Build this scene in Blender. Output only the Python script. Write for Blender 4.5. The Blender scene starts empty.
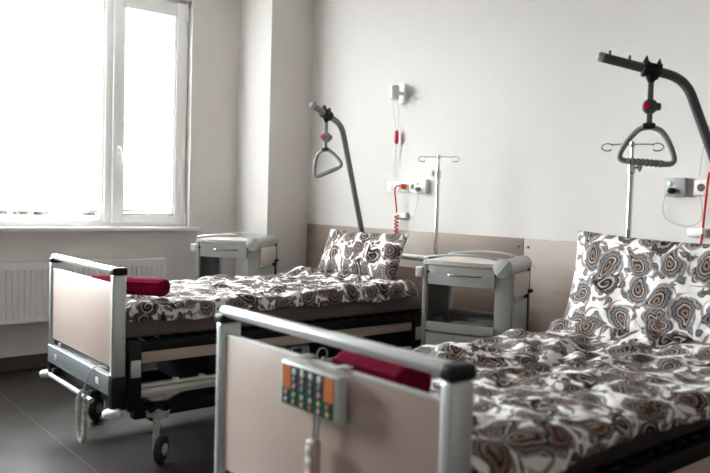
import bpy, bmesh, math, random
from mathutils import Vector, Matrix, noise
from math import sin, cos, pi, sqrt, atan2, radians

random.seed(7)
S = bpy.context.scene
COL = S.collection

# ------------------------------------------------------------------ materials
def new_mat(name):
    m = bpy.data.materials.new(name); m.use_nodes = True
    m.node_tree.nodes.clear()
    return m, m.node_tree

def out_bsdf(nt):
    o = nt.nodes.new('ShaderNodeOutputMaterial'); b = nt.nodes.new('ShaderNodeBsdfPrincipled')
    nt.links.new(b.outputs[0], o.inputs[0]); return b, o

def mat(name, col, rough=.5, metal=0., bump=0., bscale=60., var=0., vscale=8., spec=.5, sheen=0., stretch=(1,1,1), coat=0.):
    m, nt = new_mat(name); b, o = out_bsdf(nt)
    b.inputs['Base Color'].default_value = (*col, 1)
    b.inputs['Roughness'].default_value = rough
    b.inputs['Metallic'].default_value = metal
    b.inputs['Specular IOR Level'].default_value = spec
    b.inputs['Coat Weight'].default_value = coat
    if sheen: b.inputs['Sheen Weight'].default_value = sheen
    tc = nt.nodes.new('ShaderNodeTexCoord'); mp = nt.nodes.new('ShaderNodeMapping')
    mp.inputs['Scale'].default_value = stretch
    nt.links.new(tc.outputs['Object'], mp.inputs[0])
    n1 = nt.nodes.new('ShaderNodeTexNoise'); n1.inputs['Scale'].default_value = vscale; n1.inputs['Detail'].default_value = 5
    nt.links.new(mp.outputs[0], n1.inputs['Vector'])
    mx = nt.nodes.new('ShaderNodeMix'); mx.data_type = 'RGBA'
    v = max(var, .03)
    mx.inputs['A'].default_value = (*[c*(1-v) for c in col], 1)
    mx.inputs['B'].default_value = (*[min(1, c*(1+v)) for c in col], 1)
    nt.links.new(n1.outputs['Fac'], mx.inputs['Factor']); nt.links.new(mx.outputs['Result'], b.inputs['Base Color'])
    if bump:
        n2 = nt.nodes.new('ShaderNodeTexNoise'); n2.inputs['Scale'].default_value = bscale; n2.inputs['Detail'].default_value = 4
        nt.links.new(mp.outputs[0], n2.inputs['Vector'])
        bp = nt.nodes.new('ShaderNodeBump'); bp.inputs['Strength'].default_value = bump; bp.inputs['Distance'].default_value = .01
        nt.links.new(n2.outputs['Fac'], bp.inputs['Height']); nt.links.new(bp.outputs[0], b.inputs['Normal'])
    return m

class NX:
    """tiny expression helper over math nodes"""
    def __init__(s, nt): s.nt = nt
    def m(s, op, a, b=None, c=None, clamp=False):
        n = s.nt.nodes.new('ShaderNodeMath'); n.operation = op; n.use_clamp = clamp
        for i, v in enumerate((a, b, c)):
            if v is None: continue
            if isinstance(v, (int, float)): n.inputs[i].default_value = v
            else: s.nt.links.new(v, n.inputs[i])
        return n.outputs[0]
    def ramp(s, fac, stops, interp='LINEAR'):
        n = s.nt.nodes.new('ShaderNodeValToRGB'); r = n.color_ramp; r.interpolation = interp
        while len(r.elements) > 1: r.elements.remove(r.elements[0])
        r.elements[0].position = stops[0][0]; r.elements[0].color = (*stops[0][1], 1)
        for p, c in stops[1:]:
            e = r.elements.new(p); e.color = (*c, 1)
        s.nt.links.new(fac, n.inputs[0]); return n.outputs[0]
    def mix(s, f, a, b):
        n = s.nt.nodes.new('ShaderNodeMix'); n.data_type = 'RGBA'
        for k, v in (('Factor', f), ('A', a), ('B', b)):
            if isinstance(v, (int, float)): n.inputs[k].default_value = v
            elif isinstance(v, tuple): n.inputs[k].default_value = (*v, 1)
            else: s.nt.links.new(v, n.inputs[k])
        return n.outputs['Result']

def paisley(name, cell=.135, off=(0, 0)):
    m, nt = new_mat(name); b, o = out_bsdf(nt); X = NX(nt)
    b.inputs['Roughness'].default_value = .85; b.inputs['Specular IOR Level'].default_value = .2
    uv = nt.nodes.new('ShaderNodeUVMap'); uv.uv_map = 'UVMap'
    mp = nt.nodes.new('ShaderNodeMapping'); mp.inputs['Location'].default_value = (off[0], off[1], 0)
    nt.links.new(uv.outputs[0], mp.inputs[0])
    dn = nt.nodes.new('ShaderNodeTexNoise'); dn.inputs['Scale'].default_value = 9; nt.links.new(mp.outputs[0], dn.inputs['Vector'])
    sub = nt.nodes.new('ShaderNodeVectorMath'); sub.operation = 'SUBTRACT'; nt.links.new(dn.outputs['Color'], sub.inputs[0]); sub.inputs[1].default_value = (.5, .5, .5)
    scl = nt.nodes.new('ShaderNodeVectorMath'); scl.operation = 'SCALE'; nt.links.new(sub.outputs[0], scl.inputs[0]); scl.inputs['Scale'].default_value = .055
    add = nt.nodes.new('ShaderNodeVectorMath'); add.operation = 'ADD'; nt.links.new(mp.outputs[0], add.inputs[0]); nt.links.new(scl.outputs[0], add.inputs[1])
    P = add.outputs[0]
    def layer(scale, rnd, seedoff):
        a = nt.nodes.new('ShaderNodeVectorMath'); a.operation = 'ADD'; nt.links.new(P, a.inputs[0]); a.inputs[1].default_value = (seedoff, seedoff*.7, 0)
        v = nt.nodes.new('ShaderNodeTexVoronoi'); v.voronoi_dimensions = '2D'; v.inputs['Scale'].default_value = scale; v.inputs['Randomness'].default_value = rnd
        nt.links.new(a.outputs[0], v.inputs['Vector'])
        d = nt.nodes.new('ShaderNodeVectorMath'); d.operation = 'SUBTRACT'; nt.links.new(a.outputs[0], d.inputs[0]); nt.links.new(v.outputs['Position'], d.inputs[1])
        k = nt.nodes.new('ShaderNodeVectorMath'); k.operation = 'SCALE'; nt.links.new(d.outputs[0], k.inputs[0]); k.inputs['Scale'].default_value = scale
        sc = nt.nodes.new('ShaderNodeSeparateColor'); nt.links.new(v.outputs['Color'], sc.inputs[0])
        r = nt.nodes.new('ShaderNodeVectorRotate'); r.rotation_type = 'Z_AXIS'; nt.links.new(k.outputs[0], r.inputs['Vector'])
        nt.links.new(X.m('MULTIPLY', sc.outputs[0], 6.2832), r.inputs['Angle'])
        sp = nt.nodes.new('ShaderNodeSeparateXYZ'); nt.links.new(r.outputs[0], sp.inputs[0])
        return sp.outputs[0], sp.outputs[1], sc.outputs
    BLK=(.010,.008,.008); BRN=(.16,.095,.07); TAN=(.235,.155,.115); GRY=(.21,.19,.19); WHT=(.82,.79,.78); PAL=(.38,.33,.31)
    def teardrop(x, y):
        # comma-shaped iso distance: bend by y^2, narrow towards +y
        yp = X.m('MAXIMUM', y, 0.)
        xb = X.m('SUBTRACT', x, X.m('MULTIPLY', X.m('MULTIPLY', yp, yp), 1.3))
        wx = X.m('MULTIPLY', xb, X.m('ADD', 1.15, X.m('MULTIPLY', yp, 2.6)))
        yy = X.m('SUBTRACT', X.m('MULTIPLY', y, .95), X.m('MULTIPLY', yp, .25))
        return X.m('SQRT', X.m('ADD', X.m('MULTIPLY', wx, wx), X.m('MULTIPLY', yy, yy))), xb
    # big motifs
    x, y, c = layer(1/cell, .62, 0.)
    d, xb = teardrop(x, y)
    ang = X.m('ARCTAN2', y, x)
    rr = X.m('SQRT', X.m('ADD', X.m('MULTIPLY', x, x), X.m('MULTIPLY', y, y)))
    isf = X.m('GREATER_THAN', c[1], .985)
    fl = X.m('ADD', X.m('MULTIPLY', rr, 1.02), X.m('MULTIPLY', X.m('SINE', X.m('MULTIPLY', ang, 5.)), .075))
    dd0 = X.m('ADD', X.m('MULTIPLY', d, X.m('SUBTRACT', 1., isf)), X.m('MULTIPLY', fl, isf))
    scal = X.m('MULTIPLY', X.m('ABSOLUTE', X.m('SINE', X.m('MULTIPLY', ang, 6.5))), .045)
    dd = X.m('SUBTRACT', dd0, X.m('MULTIPLY', scal, X.m('GREATER_THAN', dd0, .3)))
    r1 = X.ramp(dd, [(0,TAN),(.07,BRN),(.11,BLK),(.15,BRN),(.215,TAN),(.240,PAL),(.258,BLK),(.305,BRN),(.345,GRY),(.385,BRN),(.405,BLK),(.45,WHT)], 'CONSTANT')
    r2 = X.ramp(dd, [(0,BLK),(.05,TAN),(.12,BLK),(.16,BRN),(.205,WHT),(.22,BLK),(.27,GRY),(.33,BLK),(.36,GRY),(.41,PAL),(.445,WHT)], 'CONSTANT')
    spi = X.m('SINE', X.m('ADD', X.m('MULTIPLY', ang, 1.), X.m('MULTIPLY', dd, 34.)))
    r3a = X.ramp(dd, [(0,BLK),(.30,BLK),(.34,BRN),(.40,BLK),(.447,WHT)], 'CONSTANT')
    r3 = X.mix(X.m('MULTIPLY', X.m('GREATER_THAN', spi, .15), X.m('LESS_THAN', dd, .30)), r3a, X.mix(X.m('GREATER_THAN', dd, .14), BRN, PAL))
    big = X.mix(X.m('GREATER_THAN', c[2], .48), r1, r2)
    big = X.mix(X.m('LESS_THAN', c[2], .28), big, r3)
    inbig = X.m('LESS_THAN', dd, .447)
    # swirling fronds around
    sw = X.m('SINE', X.m('ADD', X.m('MULTIPLY', ang, 3.), X.m('MULTIPLY', rr, 22.)))
    frond = X.m('MULTIPLY', X.m('GREATER_THAN', sw, .35), X.m('LESS_THAN', X.m('ADD', rr, X.m('MULTIPLY', sw, .05)), .66))
    frondc = X.mix(X.m('GREATER_THAN', sw, .80), GRY, BRN)
    # small leaves
    x2, y2, c2 = layer(1/(cell*.36), .8, 3.1)
    e2, _ = teardrop(x2, y2)
    s1 = X.ramp(e2, [(0,BRN),(.16,PAL),(.22,BLK),(.33,WHT)], 'CONSTANT')
    s2 = X.ramp(e2, [(0,GRY),(.2,BLK),(.25,GRY),(.36,WHT)], 'CONSTANT')
    small = X.mix(X.m('GREATER_THAN', c2[2], .5), s1, s2)
    insm = X.m('MULTIPLY', X.m('LESS_THAN', e2, .35), X.m('GREATER_THAN', c2[1], .28))
    base = X.mix(X.m('MULTIPLY', frond, .85), WHT, frondc)
    base = X.mix(insm, base, small)
    colr = X.mix(inbig, base, big)
    nt.links.new(colr, b.inputs['Base Color'])
    n2 = nt.nodes.new('ShaderNodeTexNoise'); n2.inputs['Scale'].default_value = 26; n2.inputs['Detail'].default_value = 4; nt.links.new(mp.outputs[0], n2.inputs['Vector'])
    bp = nt.nodes.new('ShaderNodeBump'); bp.inputs['Strength'].default_value = .35; bp.inputs['Distance'].default_value = .02
    nt.links.new(n2.outputs['Fac'], bp.inputs['Height']); nt.links.new(bp.outputs[0], b.inputs['Normal'])
    return m

M = {}
M['wall'] = mat('wall_paint', (.72,.68,.655), .75, bump=.05, bscale=180)
M['ceil'] = mat('ceiling_paint', (.78,.76,.74), .85)
M['wall_far'] = mat('fill_cut_wall_paint', (.45,.41,.38), .75)  # unseen walls toned darker to cut the fill light
M['skirt'] = mat('dark_skirting', (.075,.062,.055), .5)
M['panel'] = mat('pale_wood_wall_panel', (.31,.232,.192), .5, var=.28, vscale=3, stretch=(1,6,6), bump=.03)
M['board'] = mat('beige_laminate', (.61,.485,.425), .42, var=.05, vscale=4, stretch=(1,8,8))
M['board_edge'] = mat('light_edging', (.75,.72,.70), .4)
M['alu'] = mat('anodised_aluminium', (.66,.70,.70), .38, metal=.55)
M['alu_rail'] = mat('silver_rail', (.82,.84,.85), .32, metal=.5)
M['railcream'] = mat('cream_metal_rail', (.62,.60,.56), .4, metal=.1)
M['bar'] = mat('blue_grey_metal', (.29,.32,.335), .38, metal=.35)
M['black'] = mat('black_plastic', (.006,.009,.010), .45, spec=.3)
M['dark'] = mat('dark_steel', (.007,.0075,.008), .5, spec=.25)
M['grey'] = mat('grey_plastic', (.40,.42,.41), .5)
M['white'] = mat('white_plastic', (.80,.79,.77), .35)
M['pvc'] = mat('white_window_profile', (.88,.87,.86), .28)
M['radiator'] = mat('white_radiator_enamel', (.84,.82,.80), .35)
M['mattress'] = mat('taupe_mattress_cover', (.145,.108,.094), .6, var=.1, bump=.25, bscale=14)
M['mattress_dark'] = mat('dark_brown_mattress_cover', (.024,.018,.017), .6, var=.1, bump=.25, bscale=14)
M['maroon'] = mat('maroon_fleece', (.19,.003,.026), .95, spec=.05, var=.25, vscale=25, bump=.5, bscale=90)
M['chrome'] = mat('polished_chrome', (.62,.62,.61), .16, metal=1.)
M['pole'] = mat('grey_green_powder_coat', (.21,.235,.225), .42, metal=.1)
M['pole2'] = mat('dark_grey_powder_coat', (.085,.095,.092), .42, metal=.1)
M['grip'] = mat('grey_grip_plastic', (.27,.28,.275), .5)
M['strap'] = mat('grey_webbing', (.14,.15,.145), .7, bump=.3, bscale=300)
M['red'] = mat('red_plastic', (.55,.012,.03), .4)
M['pink'] = mat('pink_red_pull', (.62,.03,.10), .4)
M['orange'] = mat('orange_plug', (.80,.10,.012), .4)
M['redcord'] = mat('red_cord', (.55,.008,.012), .45)
M['cab'] = mat('grey_green_cabinet_metal', (.31,.32,.305), .36, metal=.25)
M['cabfront'] = mat('silver_grey_front', (.50,.51,.495), .3, metal=.35)
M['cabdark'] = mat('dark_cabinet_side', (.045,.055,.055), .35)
M['tray'] = mat('glossy_dark_tray', (.16,.17,.17), .13, metal=.3)
M['top'] = mat('cream_cabinet_top', (.66,.60,.55), .35)
M['drum'] = mat('light_grey_drum', (.47,.49,.475), .4)
M['cable'] = mat('pale_grey_cable', (.50,.50,.48), .45)
M['wire'] = mat('thin_grey_wire', (.46,.45,.44), .5)
M['tyre'] = mat('dark_grey_tyre', (.015,.015,.016), .55)
M['socket_dark'] = mat('brown_socket_well', (.10,.055,.03), .5)
M['device'] = mat('pale_device_casing', (.56,.60,.57), .4)
M['scr_orange'] = mat('orange_key_field', (.75,.22,.05), .4)
M['scr_grey'] = mat('slate_key_field', (.05,.07,.085), .35)
M['scr_green'] = mat('dark_green_key_field', (.008,.10,.085), .35)
M['key_white'] = mat('white_key', (.75,.78,.80), .4)
M['key_pink'] = mat('pink_key', (.75,.40,.36), .4)
M['key_yellow'] = mat('yellow_key', (.75,.55,.20), .4)
M['paisley'] = paisley('paisley_cotton', .115)
M['paisley_b'] = paisley('paisley_cotton_second', .12, (1.37, .61))
M['paisley_pillow'] = paisley('paisley_pillow_cotton', .12, (.35, .22))
M['paisley_pillow_b'] = paisley('paisley_pillow_cotton_second', .125, (2.12, 1.83))
M['leaf'] = mat('garden_leaves', (.016,.014,.009), .95, var=.8, vscale=3)
M['ground'] = mat('dark_outside_ground', (.014,.012,.010), .9, var=.2, vscale=.6)

# floor: large dark vinyl with thin weld lines
def floor_mat():
    m, nt = new_mat('dark_floor_tiles'); b, o = out_bsdf(nt); X = NX(nt)
    tc = nt.nodes.new('ShaderNodeTexCoord'); sp = nt.nodes.new('ShaderNodeSeparateXYZ'); nt.links.new(tc.outputs['Object'], sp.inputs[0])
    n = nt.nodes.new('ShaderNodeTexNoise'); n.inputs['Scale'].default_value = 1.6; n.inputs['Detail'].default_value = 6; nt.links.new(tc.outputs['Object'], n.inputs['Vector'])
    base = X.ramp(n.outputs['Fac'], [(.3,(.024,.0195,.0165)),(.7,(.034,.028,.024))])
    def line(co, period, off):
        a = X.m('DIVIDE', X.m('SUBTRACT', co, off), period)
        return X.m('LESS_THAN', X.m('ABSOLUTE', X.m('SUBTRACT', X.m('FRACT', X.m('ADD', a, .5)), .5)), .0022/period*1.3)
    l = line(sp.outputs[1], 1.8, -2.46)
    nt.links.new(X.mix(l, base, (.10,.085,.07)), b.inputs['Base Color'])
    b.inputs['Specular IOR Level'].default_value = .12
    n3 = nt.nodes.new('ShaderNodeTexNoise'); n3.inputs['Scale'].default_value = 3.; nt.links.new(tc.outputs['Object'], n3.inputs['Vector'])
    nt.links.new(X.m('MULTIPLY_ADD', n3.outputs['Fac'], .25, .40), b.inputs['Roughness'])
    return m
M['floor'] = floor_mat()

def blind_mat():
    m, nt = new_mat('white_sheer_blind'); o = nt.nodes.new('ShaderNodeOutputMaterial')
    t = nt.nodes.new('ShaderNodeBsdfTransparent'); t.inputs[0].default_value = (1,1,1,1)
    d = nt.nodes.new('ShaderNodeBsdfTranslucent'); d.inputs[0].default_value = (.9,.9,.9,1)
    e = nt.nodes.new('ShaderNodeBsdfDiffuse'); e.inputs[0].default_value = (.85,.85,.85,1)
    a = nt.nodes.new('ShaderNodeMixShader'); a.inputs[0].default_value = .35
    b = nt.nodes.new('ShaderNodeMixShader')
    tc = nt.nodes.new('ShaderNodeTexCoord'); w = nt.nodes.new('ShaderNodeTexNoise'); w.inputs['Scale'].default_value = 40
    nt.links.new(tc.outputs['Object'], w.inputs['Vector'])
    mr = nt.nodes.new('ShaderNodeMapRange'); mr.inputs['To Min'].default_value = .36; mr.inputs['To Max'].default_value = .44
    nt.links.new(w.outputs['Fac'], mr.inputs[0]); nt.links.new(mr.outputs[0], b.inputs[0])
    nt.links.new(d.outputs[0], a.inputs[1]); nt.links.new(e.outputs[0], a.inputs[2])
    nt.links.new(t.outputs[0], b.inputs[1]); nt.links.new(a.outputs[0], b.inputs[2])
    nt.links.new(b.outputs[0], o.inputs[0]); return m
M['blind'] = blind_mat()
def glass_mat():
    m, nt = new_mat('window_glass'); o = nt.nodes.new('ShaderNodeOutputMaterial')
    t = nt.nodes.new('ShaderNodeBsdfTransparent'); t.inputs[0].default_value = (.95,.97,.96,1)
    g = nt.nodes.new('ShaderNodeBsdfGlossy'); g.inputs['Roughness'].default_value = .02
    f = nt.nodes.new('ShaderNodeFresnel'); f.inputs[0].default_value = 1.35
    a = nt.nodes.new('ShaderNodeMixShader'); nt.links.new(f.outputs[0], a.inputs[0])
    nt.links.new(t.outputs[0], a.inputs[1]); nt.links.new(g.outputs[0], a.inputs[2]); nt.links.new(a.outputs[0], o.inputs[0])
    return m
M['glass'] = glass_mat()

# ------------------------------------------------------------------ geometry helpers
def box(bm, x0, x1, y0, y1, z0, z1, bev=0., seg=2, rot=None):
    v = [bm.verts.new((x, y, z)) for x in (x0, x1) for y in (y0, y1) for z in (z0, z1)]
    f = [bm.faces.new([v[i] for i in q]) for q in ((0,1,3,2),(4,6,7,5),(0,4,5,1),(2,3,7,6),(0,2,6,4),(1,5,7,3))]
    if bev > 0:
        e = set(); [e.update(q.edges) for q in f]
        r = bmesh.ops.bevel(bm, geom=list(e), offset=bev, segments=seg, affect='EDGES', profile=.5)
        v = list({w for q in r['faces'] for w in q.verts} | {w for w in v if w.is_valid})
    if rot: bmesh.ops.transform(bm, matrix=rot, verts=[w for w in v if w.is_valid])
    return bm

def smooth_path(pts, n=6, closed=False):
    P = [Vector(p) for p in pts]; out = []; N = len(P)
    rng = range(N if closed else N-1)
    for i in rng:
        if closed: p0, p1, p2, p3 = P[(i-1) % N], P[i], P[(i+1) % N], P[(i+2) % N]
        else: p0, p1, p2, p3 = P[max(i-1, 0)], P[i], P[i+1], P[min(i+2, N-1)]
        for k in range(n):
            t = k/n
            out.append(.5*((2*p1)+(-p0+p2)*t+(2*p0-5*p1+4*p2-p3)*t*t+(-p0+3*p1-3*p2+p3)*t**3))
    if not closed: out.append(P[-1])
    return out

def tube(bm, pts, r, n=12, closed=False, flat=1.):
    P = [Vector(p) for p in pts]; N = len(P)
    rs = r if isinstance(r, (list, tuple)) else [r]*N
    T = []
    for i in range(N):
        a = P[i-1] if (i > 0 or closed) else P[i]; b = P[(i+1) % N] if (i < N-1 or closed) else P[i]
        T.append((b-a).normalized())
    u = T[0].orthogonal().normalized(); rings = []
    for i in range(N):
        u = (u - T[i]*u.dot(T[i])).normalized(); w = T[i].cross(u)
        rings.append([bm.verts.new(P[i]+(u*cos(2*pi*k/n)+w*sin(2*pi*k/n)*flat)*rs[i]) for k in range(n)])
    for i in range(N if closed else N-1):
        A, B = rings[i], rings[(i+1) % N]
        off = 0
        if closed and i == N-1:
            off = min(range(n), key=lambda s: (A[0].co-B[s].co).length)
        for k in range(n): bm.faces.new((A[k], A[(k+1) % n], B[(k+1+off) % n], B[(k+off) % n]))
    if not closed:
        bm.faces.new(rings[0][::-1]); bm.faces.new(rings[-1])
    return bm

def lathe(bm, prof, base=(0,0,0), axis='Z', n=24):
    B = Vector(base); rings = []
    for r, h in prof:
        ring = []
        for k in range(n):
            a = 2*pi*k/n; c, s = r*cos(a), r*sin(a)
            q = {'Z': (c, s, h), 'Y': (c, h, s), 'X': (h, c, s)}[axis]
            ring.append(bm.verts.new(B+Vector(q)))
        rings.append(ring)
    for A, C in zip(rings, rings[1:]):
        for k in range(n): bm.faces.new((A[k], A[(k+1) % n], C[(k+1) % n], C[k]))
    bm.faces.new(rings[0][::-1]); bm.faces.new(rings[-1])
    return bm

def prism(bm, poly, axis, a, b, bev=0.):
    def P(p, h):
        return {'Y': (p[0], h, p[1]), 'Z': (p[0], p[1], h), 'X': (h, p[0], p[1])}[axis]
    A = [bm.verts.new(P(p, a)) for p in poly]; B = [bm.verts.new(P(p, b)) for p in poly]; n = len(poly)
    fs = [bm.faces.new(A[::-1]), bm.faces.new(B)]
    for i in range(n): fs.append(bm.faces.new((A[i], A[(i+1) % n], B[(i+1) % n], B[i])))
    if bev:
        e = set(); [e.update(f.edges) for f in fs[:2]]
        bmesh.ops.bevel(bm, geom=list(e), offset=bev, segments=2, affect='EDGES', profile=.5)
    return bm

def obj(name, bm, m, parent=None, smooth=40, loc=None):
    bmesh.ops.recalc_face_normals(bm, faces=bm.faces)
    me = bpy.data.meshes.new(name); bm.to_mesh(me); bm.free()
    me.materials.append(M[m] if isinstance(m, str) else m)
    if smooth:
        for p in me.polygons: p.use_smooth = True
        me.set_sharp_from_angle(angle=radians(smooth))
    o = bpy.data.objects.new(name, me); COL.objects.link(o)
    if parent: o.parent = parent
    if loc: o.location = loc
    return o

def nb(): return bmesh.new()
def thing(name, label, cat, loc=(0,0,0), rz=0., group=None):
    o = bpy.data.objects.new(name, None); COL.objects.link(o); o.empty_display_size = .1
    o.location = loc; o.rotation_euler = (0,0,rz); o['label'] = label; o['category'] = cat
    if group: o['group'] = group
    return o
def tag(o, label, cat, group=None):
    o['label'] = label; o['category'] = cat
    if group: o['group'] = group
    return o
def struct(name, bm, m, parent=None, smooth=0):
    o = obj(name, bm, m, parent, smooth)
    if not parent: o['kind'] = 'structure'
    return o

# ------------------------------------------------------------------ room
XW = -5.586; XR = 2.3; YR = -6.2; ZC = 3.02
COLX, COLY = -5.086, -.418
WY0, WY1 = -4.40, -.86; WZ0, WZ1 = 1.0, 2.88    # window opening, unseen left end lengthened to light the footboards
struct('floor', box(nb(), XW-.3, XR+.2, YR-.2, .2, -.12, 0), 'floor')
struct('ceiling', box(nb(), XW-.3, XR+.2, YR-.2, .2, ZC, ZC+.12), 'ceil')
struct('wall_headboard', box(nb(), XW-.3, XR+.2, 0, .2, 0, ZC), 'wall')
b_ = nb()
box(b_, XW-.3, XW, YR, WY0, 0, ZC); box(b_, XW-.3, XW, WY1, 0, 0, ZC)
box(b_, XW-.3, XW, WY0, WY1, 0, WZ0); box(b_, XW-.3, XW, WY0, WY1, WZ1, ZC)
struct('wall_window', b_, 'wall')
struct('wall_right', box(nb(), XR, XR+.2, YR, 0, 0, ZC), 'wall_far')
struct('wall_rear', box(nb(), XW-.3, XR+.2, YR-.2, YR, 0, ZC), 'wall_far')
struct('wall_column', box(nb(), XW, COLX, COLY, 0, 0, ZC), 'wall')
struct('baseboard_window', box(nb(), XW, XW+.016, YR, COLY, 0, .098, .003), 'skirt')
struct('baseboard_column', box(nb(), XW+.016, COLX+.015, COLY-.015, COLY, 0, .098, .003), 'skirt')
struct('baseboard_headboard', box(nb(), COLX, XR, -.015, 0, 0, .098, .003), 'skirt')

# window
def window():
    root = bpy.data.objects.new('window_1', None); COL.objects.link(root); root['kind'] = 'structure'
    xf = XW-.075       # room side face of the frame
    zb, zt = 1.03, WZ1
    b = nb()
    # outer frame
    box(b, xf-.07, xf, WY0, WY1-.0, zb, zb+.035, .004); box(b, xf-.07, xf, WY0, WY1, zt-.03, zt, .004)
    box(b, xf-.07, xf, WY1-.03, WY1, zb+.035, zt-.03, .002); box(b, xf-.07, xf, WY0, WY0+.05, zb+.035, zt-.03, .002)
    # mullion
    box(b, xf-.07, xf, -1.545, -1.455, zb+.035, zt-.03, .002); box(b, xf-.07, xf, -3.30, -3.20, zb+.035, zt-.03, .002);
    obj('window_frame', b, 'pvc', root, 30)
    # fixed pane bead frame
    def sash(y0, y1, w, dx, name, z0=zb+.03, z1=zt-.025, wb=None):
        b = nb(); wb = wb or w
        x0, x1 = xf-.06, xf+dx
        for (a0, a1, c0, c1) in ((y0, y0+w, z0, z1), (y1-w, y1, z0, z1), (y0+w, y1-w, z0, z0+wb), (y0+w, y1-w, z1-w, z1)):
            box(b, x0, x1, a0, a1, c0, c1, .005)
        # glazing bead step
        g = .018
        for (a0, a1, c0, c1) in ((y0+w, y0+w+g, z0+wb, z1-w), (y1-w-g, y1-w, z0+wb, z1-w), (y0+w, y1-w, z0+wb, z0+wb+g), (y0+w, y1-w, z1-w-g, z1-w)):
            box(b, x0+.01, x1-.018, a0, a1, c0, c1, .003)
        s = obj(name, b, 'pvc', root, 30)
        obj('pane', box(nb(), x0+.02, x0+.026, y0+w, y1-w, z0+wb, z1-w), 'glass', s, 0)
        return s
    s = sash(-1.490, -.885, .082, .022, 'window_sash', wb=.062)
    sash(-3.21, -1.54, .035, -.012, 'fixed_pane_frame', wb=.03)
    sash(WY0+.04, -3.29, .07, .022, 'window_sash')  # unseen sash in the length added for light
    # handle
    b = nb(); yh = -1.445; xh = xf+.022
    box(b, xh, xh+.012, yh-.014, yh+.014, 1.595, 1.665, .005); box(b, xh+.012, xh+.045, yh-.009, yh+.009, 1.635, 1.655, .004)
    tube(b, smooth_path([(xh+.04, yh, 1.65), (xh+.05, yh+.006, 1.62), (xh+.052, yh+.015, 1.56), (xh+.05, yh+.02, 1.52)], 4), .009, 8)
    obj('window_handle', b, 'white', s)
    for z in (1.09, 2.76):
        obj('hinge', box(nb(), xh-.01, xh+.016, -.892, -.874, z-.05, z+.05, .004), 'pvc', s)
    return root
window()
# sill board
struct('trim_1', box(nb(), XW-.15, XW+.085, WY0-.06, -.80, 1.0, 1.03, .007), 'pvc', smooth=30)
bpy.data.objects['trim_1'].name = 'window_sill'
# roller blinds
def blind(y0, y1, zb, label, zt=2.74, x=XW-.062, px=0.):
    t = thing('roller_blind', label, 'blind', (x, (y0+y1)/2, 0), group='white roller blinds on the window'); w = (y1-y0)/2
    obj('blind_cloth', box(nb(), -.0006, .0006, -w, w, zb, zt), 'blind', t, 0)
    obj('bottom_bar', box(nb(), -.005, .005, -w, w, zb-.018, zb, .003), 'pvc', t)
    obj('cassette', box(nb(), -.0135, .030, -w-.004, w+.004, zt-.005, zt+.045, .008), 'pvc', t)
    b = nb(); tube(b, smooth_path([(.022, w-.012, zt), (.022, w-.012, 1.6), (.022, w-.012, zb+.08), (.024, w-.002, zb+.06), (.022, w+.004, zb+.09), (.022, w+.003, 1.6), (.022, w+.003, zt)], 4), .0018, 6)
    obj('pull_chain', b, 'wire', t)
    return t
blind(-1.402, -.972, 1.165, 'narrow white roller blind drawn down over the opening window sash beside the wall', x=XW-.0825)
blind(-3.17, -1.582, 1.155, 'wide white roller blind drawn down over the big fixed left pane')

# radiator
def radiator():
    y0, y1, z0, z1 = -3.05, -1.11, .352, .778; xf = XW+.115
    t = thing('radiator', 'white ribbed panel radiator mounted on the wall under the window', 'radiator', (XW+.06, (y0+y1)/2, 0))
    ox, oy = XW+.06, (y0+y1)/2
    x1 = xf-ox; a, c = y0-oy, y1-oy
    # ribbed front panel
    b = nb(); n = int((c-a-.05)/.0405); prof = []
    yy = a+.022; prof.append((a, x1-.006)); prof.append((yy, x1))
    st = (c-a-.044)/n
    for k in range(n):
        prof += [(yy+st*(k+.28), x1), (yy+st*(k+.40), x1-.010), (yy+st*(k+.60), x1-.010), (yy+st*(k+.72), x1)]
    prof += [(c-.022, x1), (c, x1-.006)]
    zl = [(z0, 0.), (z0+.012, .0), (z0+.035, .0), (z0+.045, 1.), (z1-.062, 1.), (z1-.050, 0.), (z1-.012, .0), (z1, .0)]
    rows = []
    for z, w in zl:
        rows.append([b.verts.new(((x if w else max(x, x1-.0) if 0 else (x1 if i not in (0, len(prof)-1) else x1-.006)), y, z)) if w == 0 else b.verts.new((x, y, z)) for i, (y, x) in enumerate(prof)])
    for A, B in zip(rows, rows[1:]):
        for i in range(len(prof)-1): b.faces.new((A[i], A[i+1], B[i+1], B[i]))
    box(b, x1-.02, x1-.012, a, c, z0, z1)
    obj('front_panel', b, 'radiator', t, 25)
    b = nb(); box(b, x1-.095, x1-.087, a+.01, c-.01, z0, z1-.01, .003); obj('rear_panel', b, 'radiator', t)
    b = nb()
    box(b, x1-.10, x1-.0, a, c, z1-.004, z1+.004, .002)
    for k in range(60):
        yk = a+.02+(c-a-.04)*k/60; box(b, x1-.085, x1-.02, yk, yk+.004, z1+.004, z1+.007)
    obj('top_grille', b, 'radiator', t, 0)
    for s, y in ((0, a), (1, c)):
        obj('side_cover', box(nb(), x1-.10, x1-.002, y-.003, y+.003, z0+.01, z1+.002, .002), 'radiator', t)
    b = nb(); tube(b, [(x1-.05, a+.05, z0+.01), (x1-.05, a+.05, z0-.08), (x1-.12, a+.05, z0-.08), (x1-.112, a+.05, z0-.08)], .009, 10); obj('pipe', b, 'white', t)
radiator()

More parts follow.
